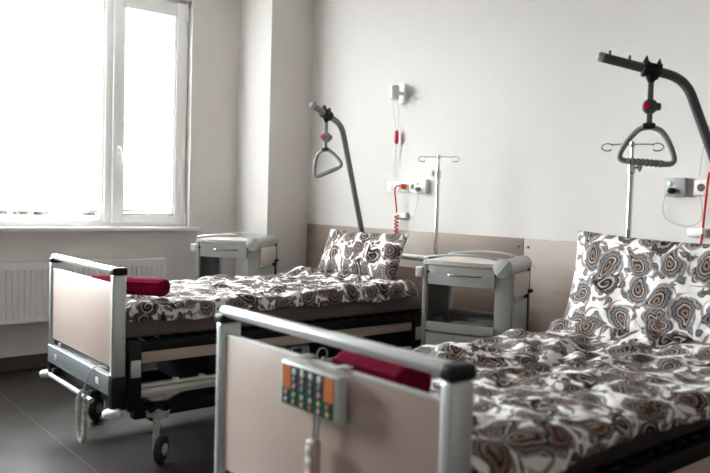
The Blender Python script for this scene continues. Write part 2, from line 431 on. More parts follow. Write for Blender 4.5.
# wall protection panels behind the beds
px_ = [(-5.084, -2.822), (-2.818, -.40), (-.396, 2.0)]
plab = ['pale wood wall panel at the corner column, behind the far bed', 'pale wood wall panel behind the cabinet and the near bed',
        'pale wood wall panel furthest right, outside the photo']
for i, (a, c) in enumerate(px_):
    t = thing('wall_panel', plab[i], 'wall panel', ((a+c)/2, 0, 0), group='wood panels along the headboard wall'); w = (c-a)/2
    obj('board', box(nb(), -w, w, -.018, 0, .10, 1.08, .002), 'panel', t, 30)  # board run down to the skirting, its dark tone standing in for shade
    for sx in (-w+.035, w-.035):
        for z in (1.03, .16):
            obj('screw', lathe(nb(), [(.009, .002), (.009, -.002), (.004, -.004)], (sx, -.018, z), 'Y', 12), 'socket_dark', t)

# ------------------------------------------------------------------ beds
FOOTT = {}
def caster(root, x, y, side, h=.24):
    f = nb()
    prism(f, [(-.045, h-.02), (.045, h-.02), (.052, h+.012), (.02, h-.004), (0, h+.018), (-.02, h-.004), (-.052, h+.012)], 'Y', -.03, .03, .004)
    box(f, -.014, .014, -.028, .0, .06, h-.02, .005)
    c = obj('caster', f, 'grey', root, 40, (x, y, 0)); c.rotation_euler = (0, 0, radians(42))
    b = nb(); lathe(b, [(.03, -.0), (.062, .0), (.069, .006), (.069, .022), (.062, .028), (.03, .028)], (0.0, 0.0, .069), 'X', 28)
    obj('wheel', b, 'tyre', c, 40, (.014, -.02, 0))
    b = nb(); lathe(b, [(.0285, .0), (.0285, .008), (.012, .012)], (0, 0, .069), 'X', 20); obj('hub', b, 'grey', c, 40, (.0421, -.02, 0))

def make_bed(loc, dz, label, sock, rz=0.):
    t = thing('hospital_bed', label, 'hospital bed', (*loc, 0), rz, 'hospital beds')
    W = .457; pw, pd = .038, .066
    zt = .944+dz*.95
    for s in (-1, 1):
        x0, x1 = (s*W, s*(W-pw)) if s < 0 else (W-pw, W)
        # rounded aluminium upright
        b = nb(); box(b, x0, x1, 0, pd, .438+dz, zt-.030-(.012 if s < 0 else 0), .012, 3); p = obj('foot_post', b, 'alu', t)
        b = nb(); box(b, x0-.002, x1+.002, -.003, pd+.003, zt-.034-(.012 if s < 0 else 0), zt-(.022 if s < 0 else 0), .006 if s < 0 else .010, 3); obj('post_cap', b, 'black', t)
        b = nb(); box(b, x0-.003, x1+.003, -.004, pd+.004, .29+dz, .442+dz, .007); obj('post_foot', b, 'black', t)
    # rail
    b = nb(); box(b, -W, W-.035, .008, .046, zt-.030, zt, .013, 4); obj('foot_rail', b, 'alu_rail', t)
    b = nb(); box(b, -W+pw, W-pw, .010, .030, .485+dz, .863+dz, .004); obj('foot_panel', b, 'board', t)
    b = nb(); box(b, -W+pw, W-pw, .009, .031, .861+dz, .868+dz, .002); obj('panel_edging', b, 'board_edge', t)
    b = nb(); box(b, -W+pw, W-pw, .022, .05, .45+dz, .50+dz); box(b, -W+pw+.0, W-pw, .03, .055, .30+dz, .46+dz); obj('foot_crossbar', b, 'dark', t)
    b = nb(); box(b, -.33, -.29, .012, .03, .45+dz, .475+dz, .003); obj('latch', b, 'grey', t)
    b = nb(); box(b, -W+pw-.02, W-pw+.012, -.008, .028, .356+dz, .446+dz, .006); c = obj('control_bar', b, 'bar', t)
    for x in (-.30, .30):
        b = nb(); box(b, x-.02, x+.02, -.011, -.007, .388+dz, .418+dz, .004); obj('label_plate', b, 'white', c)
    b = nb(); box(b, -W+pw-.02, W-pw+.012, -.010, .024, .446+dz, .451+dz, .002); obj('trim_strip', b, 'alu', c)
    # linen rail
    b = nb(); tube(b, [(-.375, -.014, .295+dz), (.24, -.012, .295+dz)], .013, 14); r = obj('linen_rail', b, 'alu_rail', t)
    for x in (-.34, .21): obj('rail_bracket', box(nb(), x-.02, x+.02, -.012, .05, .295+dz, .335+dz, .006), 'black', t)
    for s in (-1, 1):
        # bumper rollers
        for yy in (.0, 2.10):
            b = nb(); lathe(b, [(.02, -.016), (.038, -.014), (.043, -.006), (.043, .008), (.036, .016), (.015, .018)], (s*.462, yy+(.0 if yy == 0 else -.02), .282+dz-.0), 'Z', 24); obj('corner_bumper', b, 'white', t)
        # side rail guide column
        for yy in (.10, 1.93):
            b = nb(); xo = s*.435
            box(b, xo-.022, xo+.018*1.0, yy-.02, yy+.045, .27+dz, .602+dz, .006); c = obj('rail_guide', b, 'black', t)
            b = nb(); xx = xo+s*.022; box(b, min(xx-.004, xx+.004), max(xx-.004, xx+.004), yy-.012, yy+.037, .43+dz, .512+dz, .004); obj('guide_insert', b, 'alu', c)
        xo = s*.428
        b = nb(); box(b, xo-.009, xo+.009, .146, 1.905, .488+dz, .544+dz, .005); obj('side_board', b, 'board', t)
        b = nb(); prism(b, [(xo-s*.010, .328+dz), (xo+s*.014, .330+dz), (xo+s*.016, .350+dz), (xo+s*.008, .366+dz), (xo+s*.016, .378+dz), (xo+s*.010, .388+dz), (xo-s*.010, .388+dz)], 'Y', .146, 1.905)
        sr = obj('side_rail', b, 'railcream', t, 20)
        for yy in (.30, .44, 1.2):
            b = nb(); prism(b, [(yy, .386+dz), (yy+.05, .386+dz), (yy+.038, .40+dz), (yy+.028, .397+dz), (yy+.018, .404+dz), (yy+.01, .392+dz)], 'X', xo-.006, xo+.006); obj('rail_clip', b, 'white', sr)
    # lying frame
    b = nb()
    for s in (-1, 1): box(b, s*.43-.018, s*.43+.018, .06, 2.06, .545+dz, .592+dz, .004)
    for y in (.07, .5, 1.0, 1.5, 2.02): box(b, -.43, .43, y-.02, y+.02, .548+dz, .580+dz)
    obj('lying_frame', b, 'dark', t)
    b = nb()
    for k in range(22): box(b, -.41, .41, .11+k*.088, .16+k*.088, .582+dz, .597+dz, .003)
    obj('slats', b, 'dark', t)
    b = nb()
    for s in (-1, 1): box(b, s*.33-.03, s*.33+.03, .15, 1.98, .20, .262, .006)
    for y in (.24, 1.85): box(b, -.42, .42, y-.035, y+.035, .20, .262, .006)
    obj('base_frame', b, 'dark', t)
    for y, d in ((.62, 1), (1.55, -1)):
        b = nb(); box(b, -.30, .30, y-.05, y+.05, .255, .56+dz, .01); obj('lift_column', b, 'dark', t)
        for s in (-1, 1):
            b = nb(); ya, yb = y-.32*d, y+.28*d
            prism(b, [(ya, .225), (ya, .285), (yb, .50+dz), (yb, .44+dz)], 'X', s*.40-.012, s*.40+.012); obj('lift_arm', b, 'dark', t)
    b = nb(); box(b, .34, .405, 1.02, 1.15, .39+dz, .47+dz, .010); mo = obj('motor_housing', b, 'grey', t)
    b = nb(); box(b, .400, .410, 1.035, 1.09, .40+dz, .46+dz, .003); obj('motor_cover', b, 'black', mo)
    b = nb(); P = [(.43+.004*sin(k*.7), 1.215+.036*cos(k*.55), .415+dz+.036*sin(k*.55)) for k in range(38)]; tube(b, P, .005, 8); obj('coiled_lead', b, 'cable', t)
    for x in (-.43, .43):
        for y in (.24, 1.85): caster(t, x*.985, y, 0)
    # head end
    for s in (-1, 1):
        x0, x1 = (-W, -W+pw) if s < 0 else (W-pw, W)
        b = nb(); box(b, x0, x1, 2.04, 2.10, .438+dz, zt-.038, .012, 3); obj('head_post', b, 'alu', t)
        b = nb(); box(b, x0-.002, x1+.002, 2.037, 2.103, zt-.042, zt, .012, 3); obj('head_cap', b, 'black', t)
        b = nb(); box(b, x0-.003, x1+.003, 2.036, 2.104, .29+dz, .442+dz, .007); obj('post_foot', b, 'black', t)

    b = nb(); box(b, -W+.04, W-.04, 2.048, 2.092, zt-.036, zt+.001, .015, 4); obj('head_rail', b, 'alu_rail', t)
    b = nb(); box(b, -W+pw, W-pw, 2.06, 2.08, .485+dz, .863+dz, .004); obj('head_panel', b, 'board', t)
    b = nb(); box(b, -W+pw, W-pw, 2.055, 2.085, .22+dz, .46+dz, .004); obj('head_crossbar', b, 'dark', t)  # deepened downward, dark stand-in for the shade under the bed head
    for x in sock:
        b = nb(); box(b, x-.03, x+.03, 2.10, 2.108, .36+dz, .62+dz, .003); box(b, x-.03, x+.03, 2.10, 2.16, .60+dz, .615+dz, .003); obj('pole_socket', b, 'dark', t)
    return t

B1 = (-3.70, -2.42); B2 = (-1.396, -2.67)
make_bed(B1, 0., 'far hospital bed by the window, with a coiled cable hanging at its foot', (-.265, .405))
make_bed(B2, .025, 'near hospital bed in the foreground, with the key panel hooked on its footboard', (.236, -.43))

def N(x, y, z=0.): return noise.noise(Vector((x, y, z)))
def mattress(loc, dz, m, label):
    b = nb(); nx, ny = 30, 60; W, L = .415, 2.0; z0, z1 = .597+dz, .715+dz
    # soft rounded slab built from superellipse section rings along y
    rings = []
    for j in range(ny+1):
        y = L*j/ny; e = min(1., min(y, L-y)/.03+.0); k = .93+.07*sqrt(max(0, 1-(1-e)**2)); ring = []
        for i in range(48):
            a = 2*pi*i/48; c, s = cos(a), sin(a); q = .18
            x = W*k*math.copysign(abs(c)**q, c); z = (z0+z1)/2+(z1-z0)/2*k*math.copysign(abs(s)**.35, s)
            if s > -.2 and abs(c) > .7: x += math.copysign(1, c)*.006*N(y*5, z*20, 3 if c > 0 else 9)
            ring.append(b.verts.new((x, y, z)))
        rings.append(ring)
    for A, B in zip(rings, rings[1:]):
        for i in range(48): b.faces.new((A[i], A[(i+1) % 48], B[(i+1) % 48], B[i]))
    b.faces.new(rings[0][::-1]); b.faces.new(rings[-1])
    return tag(obj('mattress', b, m, None, 60, (loc[0], loc[1]+.065, 0)), label, 'mattress', 'mattresses on the hospital beds')
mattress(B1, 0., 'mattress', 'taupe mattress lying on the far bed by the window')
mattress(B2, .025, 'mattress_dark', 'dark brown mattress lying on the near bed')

def cloth_obj(name, rows, uvs, m, thick, loc=(0,0,0), off=1., rz=0.):
    """grid of points -> mesh with UVs in metres, thickened by Solidify"""
    nj, ni = len(rows), len(rows[0])
    vs = [p for r in rows for p in r]
    fs = [(j*ni+i, j*ni+i+1, (j+1)*ni+i+1, (j+1)*ni+i) for j in range(nj-1) for i in range(ni-1)]
    me = bpy.data.meshes.new(name); me.from_pydata(vs, [], fs)
    ul = me.uv_layers.new(name='UVMap'); fl = [u for r in uvs for u in r]
    for l in me.loops: ul.data[l.index].uv = fl[l.vertex_index]
    me.materials.append(M[m])
    for p in me.polygons: p.use_smooth = True
    o = bpy.data.objects.new(name, me); COL.objects.link(o); o.location = loc; o.rotation_euler = (0,0,rz)
    if thick:
        md = o.modifiers.new('thickness', 'SOLIDIFY'); md.thickness = thick; md.offset = off
    sb = o.modifiers.new('soft', 'SUBSURF'); sb.levels = 1; sb.render_levels = 1
    return o

def duvet(loc, dz, m, label, seed, L0, L1, over_r, wr=1., fold=None):
    """y from L0 to L1 (local, from foot); section runs left hem -> top -> right hem"""
    ni, nj = 110, 190; rows, uvs = [], []
    zt = .775+dz; R = .045; W = .455
    for j in range(nj+1):
        y = L0+(L1-L0)*j/nj; row, ur = [], []
        hl = .045+.02*N(y*2.5, seed, 1.)
        hr = over_r+.020*N(y*3.5, seed, 7.)+.010*N(y*11, seed, 2.)
        wl = W+.012*N(y*3, seed, 4.); wrr = W+.010+.014*N(y*4, seed, 5.)
        flat = wl+wrr-2*R; arc = pi/2*R; tot = hl+arc+flat+arc+hr
        for i in range(ni+1):
            s = tot*i/ni
            if s < hl: x, z, nx_, nz_ = -wl, -R-(hl-s), -1, 0
            elif s < hl+arc:
                a = (s-hl)/R; x, z = -wl+R-R*cos(a), -R+R*sin(a); nx_, nz_ = -cos(a), sin(a)
            elif s < hl+arc+flat: x, z = -wl+R+(s-hl-arc), 0; nx_, nz_ = 0, 1
            elif s < hl+2*arc+flat:
                a = (s-hl-arc-flat)/R; x, z = wrr-R+R*sin(a), -R+R*cos(a); nx_, nz_ = sin(a), cos(a)
            else: x, z, nx_, nz_ = wrr, -R-(s-hl-2*arc-flat), 1, 0
            # wrinkles
            wv = N(x*3+seed, y*2.2, 0)*.018 + N(x*8+seed, y*5, 1)*.012 + abs(N(x*5+3*N(x*2, y*2, seed), y*9+seed, 2))*.024 - .006 + N(x*20, y*16+seed, 3)*.005
            wv *= wr
            ey = min(y-L0, L1-y); wv -= .030*max(0, 1-ey/.05)**2
            if fold:
                for (yc, sl, hh, ww) in fold:
                    d = (y-(yc+sl*x))/ww; wv += hh*math.exp(-d*d)
            x += nx_*wv; z += nz_*wv
            row.append((x, y+.008*N(x*6, y*6, seed+9), zt+z)); ur.append((s+.1, y))
        rows.append(row); uvs.append(ur)
    o = cloth_obj('duvet', rows, uvs, m, .028, (loc[0], loc[1], 0), -1.)
    return tag(o, label, 'duvet', 'paisley duvets on the hospital beds')
duvet(B1, 0., 'paisley', 'crumpled white duvet with brown paisley print spread over the far bed', 2.3, .075, 1.93, .034, 1.0,
      [(1.55, -.35, .022, .06), (1.75, .25, .03, .08), (1.35, .9, .012, .05)])
duvet(B2, -.010, 'paisley_b', 'white duvet with dark brown paisley print spread over the near bed', 5.7, .09, 1.72, .020, 1.15,
      [(1.60, -.08, .045, .06), (1.42, .3, .018, .07), (.6, -.6, .012, .08)])

def pillow(loc, w, h, tilt, rz, m, label, th=.13, roll=0., flap=.0, seed=0.):
    """pillow standing on its long edge; local x width, z up, leaning back by tilt"""
    n = 44; rows = []
    def depth(u, v):   # u,v in -1..1
        e = (1-abs(u)**2.6)*(1-abs(v)**2.6)
        return max(0, e)**.5
    bm = nb(); uvl = bm.loops.layers.uv.new('UVMap'); grids = []
    for side in (-1, 1):
        g = []
        for j in range(n+1):
            r = []
            for i in range(n+1):
                u = -1+2*i/n; v = -1+2*j/n
                # slightly concave edges so the corners stay pointed
                x = w/2*u*(1-.05*(1-v*v)); z = h/2*v*(1-.07*(1-u*u))
                d = depth(u, v)*th/2
                wrk = (N(x*7+seed, z*7, side)*.014 + N(x*16, z*16+seed, side)*.005 + abs(N(x*9+z*4, z*5+seed, side+5))*.012)*min(1, depth(u, v)*1.6)
                y = side*(d+wrk+.003)
                r.append(bm.verts.new((x, y, z+h/2)))
            g.append(r)
        grids.append(g)
    for s, g in enumerate(grids):
        for j in range(n):
            for i in range(n):
                q = [g[j][i], g[j][i+1], g[j+1][i+1], g[j+1][i]]
                f = bm.faces.new(q if s == 0 else q[::-1])
                for l in f.loops: l[uvl].uv = (l.vert.co.x+s*3, l.vert.co.z)
    A, B = grids
    def stitch(P, Q):
        for k in range(len(P)-1):
            f = bm.faces.new((P[k], Q[k], Q[k+1], P[k+1]))
            for l in f.loops: l[uvl].uv = (l.vert.co.x, l.vert.co.z)
    stitch(A[0], B[0]); stitch(A[-1], B[-1]); stitch([r[0] for r in A], [r[0] for r in B]); stitch([r[-1] for r in A], [r[-1] for r in B])
    # sag: bottom bulges forward
    for v in bm.verts:
        k = 1-v.co.z/h; v.co.y -= .03*k*k
    bmesh.ops.recalc_face_normals(bm, faces=bm.faces)
    me = bpy.data.meshes.new('pillow'); bm.to_mesh(me); bm.free(); me.materials.append(M[m])
    for p in me.polygons: p.use_smooth = True
    o = bpy.data.objects.new('pillow', me); COL.objects.link(o); o.location = loc
    o.rotation_euler = (-tilt, roll, rz)
    o.modifiers.new('soft', 'SUBSURF').render_levels = 1
    return tag(o, label, 'pillow', 'paisley pillows propped at the bed heads')
pillow((-3.725, -.60, .772), .80, .325, .30, 0., 'paisley_pillow', 'paisley pillow propped against the head of the far bed', roll=-.01)
pillow((-1.49, -.92, .712), .86, .462, .14, -.07, 'paisley_pillow_b', 'large paisley pillow propped against the head of the near bed', seed=4., roll=.02)

def roll(loc, L, r, label, rz=0., seed=0.):
    b = nb(); n = 40; ns = 28; rings = []
    for j in range(ns+1):
        x = -L/2+L*j/ns; ring = []
        for k in range(n):
            a = 2*pi*k/n
            rr = r*(1+.05*N(x*6+seed, cos(a)*1.5, sin(a)*1.5)+.03*N(x*20, a, seed))
            e = min(1, (L/2-abs(x))/.015); rr *= .93+.07*sqrt(max(0, 1-(1-e)**2))
            ring.append(b.verts.new((x, rr*cos(a)*1.12, r*.93+rr*sin(a)*.93)))
        rings.append(ring)
    for A, B in zip(rings, rings[1:]):
        for k in range(n): b.faces.new((A[k], A[(k+1) % n], B[(k+1) % n], B[k]))
    b.faces.new(rings[0][::-1]); b.faces.new(rings[-1])
    t = thing('rolled_blanket', label, 'blanket', loc, rz, 'rolled maroon blankets')
    obj('blanket_body', b, 'maroon', t, 50)
    # spiral fold edges at both ends and the free hem along the roll
    for s in (-1, 1):
        P = [(s*(L/2+.002), (r*.16+r*.72*q/40)*cos(q*.42)*1.1, r*.93+(r*.16+r*.72*q/40)*sin(q*.42)*.93) for q in range(41)]
        b = nb(); tube(b, P, .0065, 8); obj('rolled_end', b, 'maroon', t)
    b = nb(); P = []
    prof = [(x, -r*1.13*cos(.5+.05*sin(x*9)), r*.93+r*.95*sin(.5+.05*sin(x*9))) for x in [-.98*L/2+.98*L*q/20 for q in range(21)]]
    tube(b, prof, .007, 8); obj('hem', b, 'maroon', t)
    return t
roll((-3.52, -2.235, .785), .41, .047, 'maroon rolled blanket lying across the foot of the far bed', .6)
roll((-1.385, -2.455, .783), .25, .056, 'maroon rolled blanket lying behind the footboard of the near bed', .0, 3.)

# hand control cable looped over the linen rail of the far bed
def coil_hang():
    x0, y0 = -3.52, B1[1]-.034
    t = thing('hand_control_cable', 'pale grey coiled control cable looped over the rail at the foot of the far bed', 'cable', (x0, y0, 0))
    b = nb(); P = smooth_path([(-.02, -.012, .30), (-.022, -.014, .26), (-.018, -.014, .18), (.0, -.014, .115), (.035, -.014, .095), (.062, -.014, .13), (.068, -.012, .19), (.062, -.01, .235)], 10)
    # ribbed like a coiled lead
    rs = [.0105+.0014*sin(k*1.6) for k in range(len(P))]; tube(b, P, rs, 10); obj('coiled_section', b, 'cable', t)
    b = nb(); tube(b, smooth_path([(-.02, -.012, .295), (-.018, .0, .325), (-.01, .020, .312)], 5), .0105, 8); obj('hook', b, 'grey', t)
    b = nb(); tube(b, smooth_path([(.062, -.010, .23), (.05, -.012, .30), (.05, -.004, .38), (.085, .022, .458), (.14, .046, .468), (.17, .066, .462)], 8), .0042, 8); obj('lead', b, 'cable', t)
    b = nb(); lathe(b, [(.004, 0), (.011, .01), (.011, .03), (.005, .04)], (.062, -.010, .222)); obj('strain_relief', b, 'grey', t)
coil_hang()

# key panel on the near footboard
def key_panel():
    t = thing('control_panel', 'white control panel with orange and green keys hooked on the near footboard', 'control panel', (-1.362, B2[1]-.0, .779), 0)
    w, h = .117, .109; d0, d1 = -.029, -.002
    b = nb(); box(b, -w, w, d0, d1+.0, 0, h, .008, 3); obj('casing', b, 'device', t)
    for q in (-.07, .07): obj('hook', box(nb(), q-.015, q+.015, d0+.02, .036, h+.008, h+.011, .001), 'device', t)
    def field(x0, x1, z0, z1, m, name='key_field', o=0): return obj(name, box(nb(), x0, x1, d0-.0016-o, d0+.001, z0*KZ, z1*KZ, .0), m, t, 0)
    KZ = .87; sx0, sx1 = -.104, .096
    a = field(sx0, sx0+.034, .052, .117, 'scr_orange'); field(sx1-.034, sx1, .052, .117, 'scr_orange')
    field(sx0+.034, sx1-.034, .052, .117, 'scr_grey'); field(sx0, sx1, .008, .052, 'scr_green')
    kx = [sx0+.018+k*(sx1-sx0-.036)/5 for k in range(6)]
    for r_, z in enumerate((.104, .083, .063, .040, .020)):
        for c_, x in enumerate(kx):
            if r_ < 3 and c_ in (0, 5): continue
            m = ('key_white' if r_ == 0 else 'bar' if (r_+c_) % 3 else 'key_pink') if r_ < 3 else ('key_pink', 'key_yellow', 'key_white', 'key_pink', 'key_yellow', 'orange')[(c_+r_*2) % 6]
            rad = .0085 if r_ == 0 else .0062
            obj('key', lathe(nb(), [(rad, .001), (rad, -.0022), (rad*.7, -.003)], (x, d0-.001, z*KZ), 'Y', 12), m, t)
    b = nb(); tube(b, smooth_path([(.005, -.014, .005), (.006, -.014, -.03), (.008, -.016, -.062)], 5), .004, 8); tube(b, smooth_path([(.024, -.014, .005), (.023, -.014, -.03), (.02, -.016, -.062)], 5), .004, 8); obj('lead', b, 'cable', t)
    b = nb(); box(b, -.008, .028, -.030, -.004, -.27, -.058, .008, 3); hh = obj('handset', b, 'board', t)
    for k in range(6):
        b = nb(); box(b, -.002, .022, -.033, -.028, -.09-k*.03, -.072-k*.03, .003); obj('key', b, 'board_edge', hh)
key_panel()

# ------------------------------------------------------------------ lifting poles
def lift_pole(base, az, dz, pm, label, trlabel, handle_az, hang=.2, sw=0., tilt=0.):
    t = thing('lifting_pole', label, 'lifting pole', (base[0], base[1], 0), az, 'lifting poles over the beds')
    # local: arm swings toward -y
    zb, ze = 1.80+dz, 1.89+dz
    path = [(0, 0, .50), (0, 0, .80), (0, -.03, .92)]
    A = Vector((0, 0, .86)); Bp = Vector((0, -.371, 1.805+dz)); Cc = Vector((0, -.695, 1.890+dz))
    pts = [Vector((0, 0, .615)), Vector((0, 0, .84))]
    # bend between slanted shaft and arm, as a quadratic arc
    d1 = (Bp-A).normalized(); d2 = (Cc-Bp).normalized(); p0 = Bp-d1*.075; p2 = Bp+d2*.075
    pts += [Vector((0, -.004, .87))]+[A+(p0-A)*k/6 for k in range(1, 6)]
    pts += [(1-u)**2*p0+2*u*(1-u)*Bp+u*u*p2 for u in [k/8 for k in range(9)]]
    pts += [Cc]
    b = nb(); tube(b, pts, .0195, 16); obj('pole', b, pm, t, 50)
    b = nb(); q = [Cc-d2*.004, Cc+d2*.012, Cc+d2*.02]; tube(b, q, [.0205, .0205, .014], 16); obj('end_cap', b, 'grey', t)
    for s in (.03, .11):
        c = Cc-d2*s; b = nb(); lathe(b, [(.005, .015), (.005, .034), (.0035, .036)], c, 'Z', 10); obj('stop_pin', b, pm, t)
    # the clamp
    c = Cc-d2*hang
    b = nb(); tube(b, [c-d2*.035, c-d2*.03, c+d2*.03, c+d2*.035], [.024, .029, .029, .024], 18)
    for s in (-.026, .026):
        k = c+d2*s; tube(b, [k-d2*.006, k+d2*.006], .034, 12)
        prism(b, [(k.y-.010, k.z+.025), (k.y+.012, k.z+.025), (k.y+.004, k.z+.052)], 'X', -.01, .01)
    tube(b, [c+Vector((0, 0, -.02)), c+Vector((0, 0, -.05))], [.026, .012], 12)
    obj('clamp', b, 'black', t)
    # trapeze handle hangs from the clamp
    wp = Matrix.Rotation(az, 4, 'Z') @ c + Vector((base[0], base[1], 0))
    h = thing('trapeze_handle', trlabel, 'handle', (wp.x, wp.y, wp.z-.054), handle_az, 'trapeze handles hanging from the lifting poles')
    b = nb(); box(b, -.011, .011, -.003, .003, -.075, .004, .002); box(b, -.011, .011, -.003, .003, -.17, -.105, .002); obj('strap', b, 'strap', h)
    b = nb(); lathe(b, [(.012, -.016), (.028, -.014), (.030, -.008), (.030, .018), (.022, .024)], (0, 0, -.092), 'Y', 24); rl = obj('strap_reel', b, pm, h)
    b = nb(); box(b, -.006, .042, -.01, .02, -.108, -.078, .008); obj('reel_lever', b, pm, rl)
    b = nb(); lathe(b, [(.013, .004), (.015, -.004), (.012, -.010)], (-.013, -.016, -.092), 'Y', 20); obj('release_button', b, 'red', rl)
    b = nb(); box(b, -.024, .024, -.014, .014, -.182, -.158, .006); obj('buckle', b, 'black', h)
    # rounded triangle
    T = []
    zt_, zb_ = -.176, -.318
    half = [(.012, zt_), (.045, zt_-.014), (.078, zt_-.058), (.101, zt_-.108), (.101, zb_+.010), (.078, zb_)]
    tri = smooth_path([(x, 0, z) for x, z in half]+[(0, 0, zb_)]+[(-x, 0, z) for x, z in half[::-1]], 5, True)
    b = nb(); tube(b, tri, .0115, 12, closed=True); bmesh.ops.rotate(b, verts=b.verts, cent=(0, 0, -.24), matrix=Matrix.Rotation(tilt, 3, 'Y')); fr = obj('handle_frame', b, 'grip', h, 50)
    def tl(bmm): bmesh.ops.rotate(bmm, verts=bmm.verts, cent=(0, 0, -.24), matrix=Matrix.Rotation(tilt, 3, 'Y'))
    P = []; rs = []
    for k in range(57):
        u = k/56; P.append((-.07+.14*u, 0, zb_)); rs.append(.0145+.0022*sin(u*2*pi*8))
    b = nb(); tube(b, P, rs, 12); tl(b); obj('hand_grip', b, 'grip', h, 60)
    return t
lift_pole((-3.97, -.29), .30, -.02, 'pole', 'grey bent lifting pole rising behind the pillow of the far bed', 'small grey trapeze handle hanging over the far bed', radians(22), hang=.155, tilt=-.36)
lift_pole((-1.19, -.54), -.84, .0, 'pole2', 'dark grey bent lifting pole reaching over the near bed from the right edge', 'large grey trapeze handle with red button hanging over the near bed', radians(30), sw=0, tilt=.08)

# ------------------------------------------------------------------ IV poles
def iv_pole(loc, label, zt, az, z0=.50, ks=1):
    t = thing('iv_pole', label, 'drip stand', (*loc, 0), az, 'chrome drip poles at the bed heads')
    zc = zt-.115
    obj('lower_tube', tube(nb(), [(0, 0, z0), (0, 0, zc)], .0125, 16), 'chrome', t)
    obj('upper_tube', tube(nb(), [(0, 0, zc-.1), (0, 0, zt)], .0085, 14), 'chrome', t)
    b = nb(); lathe(b, [(.014, 0), (.018, .004), (.018, .05), (.012, .056)], (0, 0, zc-.02)); tube(b, [(ks*.012, 0, zc+.01), (ks*.035, 0, zc+.01)], .006, 10); c = obj('clamp_collar', b, 'chrome', t)
    b = nb(); tube(b, [(ks*.035, 0, zc-.008), (ks*.038, 0, zc+.01), (ks*.037, 0, zc+.03)], [.006, .009, .006], 10); obj('clamp_knob', b, 'grey', c)
    for s in (-1, 1):
        b = nb()
        P = [(s*.0, 0, zt), (s*.04, 0, zt+.002), (s*.09, 0, zt)]+[(s*(.108+.026*cos(a)), 0, zt-.012+.017*sin(a)) for a in [radians(150-k*30) for k in range(10)]]+[(s*.092, 0, zt-.02)]
        tube(b, smooth_path(P, 3), .0032, 8); obj('hook', b, 'chrome', t)
    b = nb(); lathe(b, [(.010, -.012), (.012, -.006), (.012, .01), (.006, .016)], (0, 0, zt)); obj('hub', b, 'chrome', t)
iv_pole((-3.30, -.29), 'thin chrome drip pole at the right head corner of the far bed', 1.575, radians(28), .615, -1)
iv_pole((-1.826, -.54), 'thin chrome drip pole at the left head corner of the near bed', 1.575, radians(28), .64)

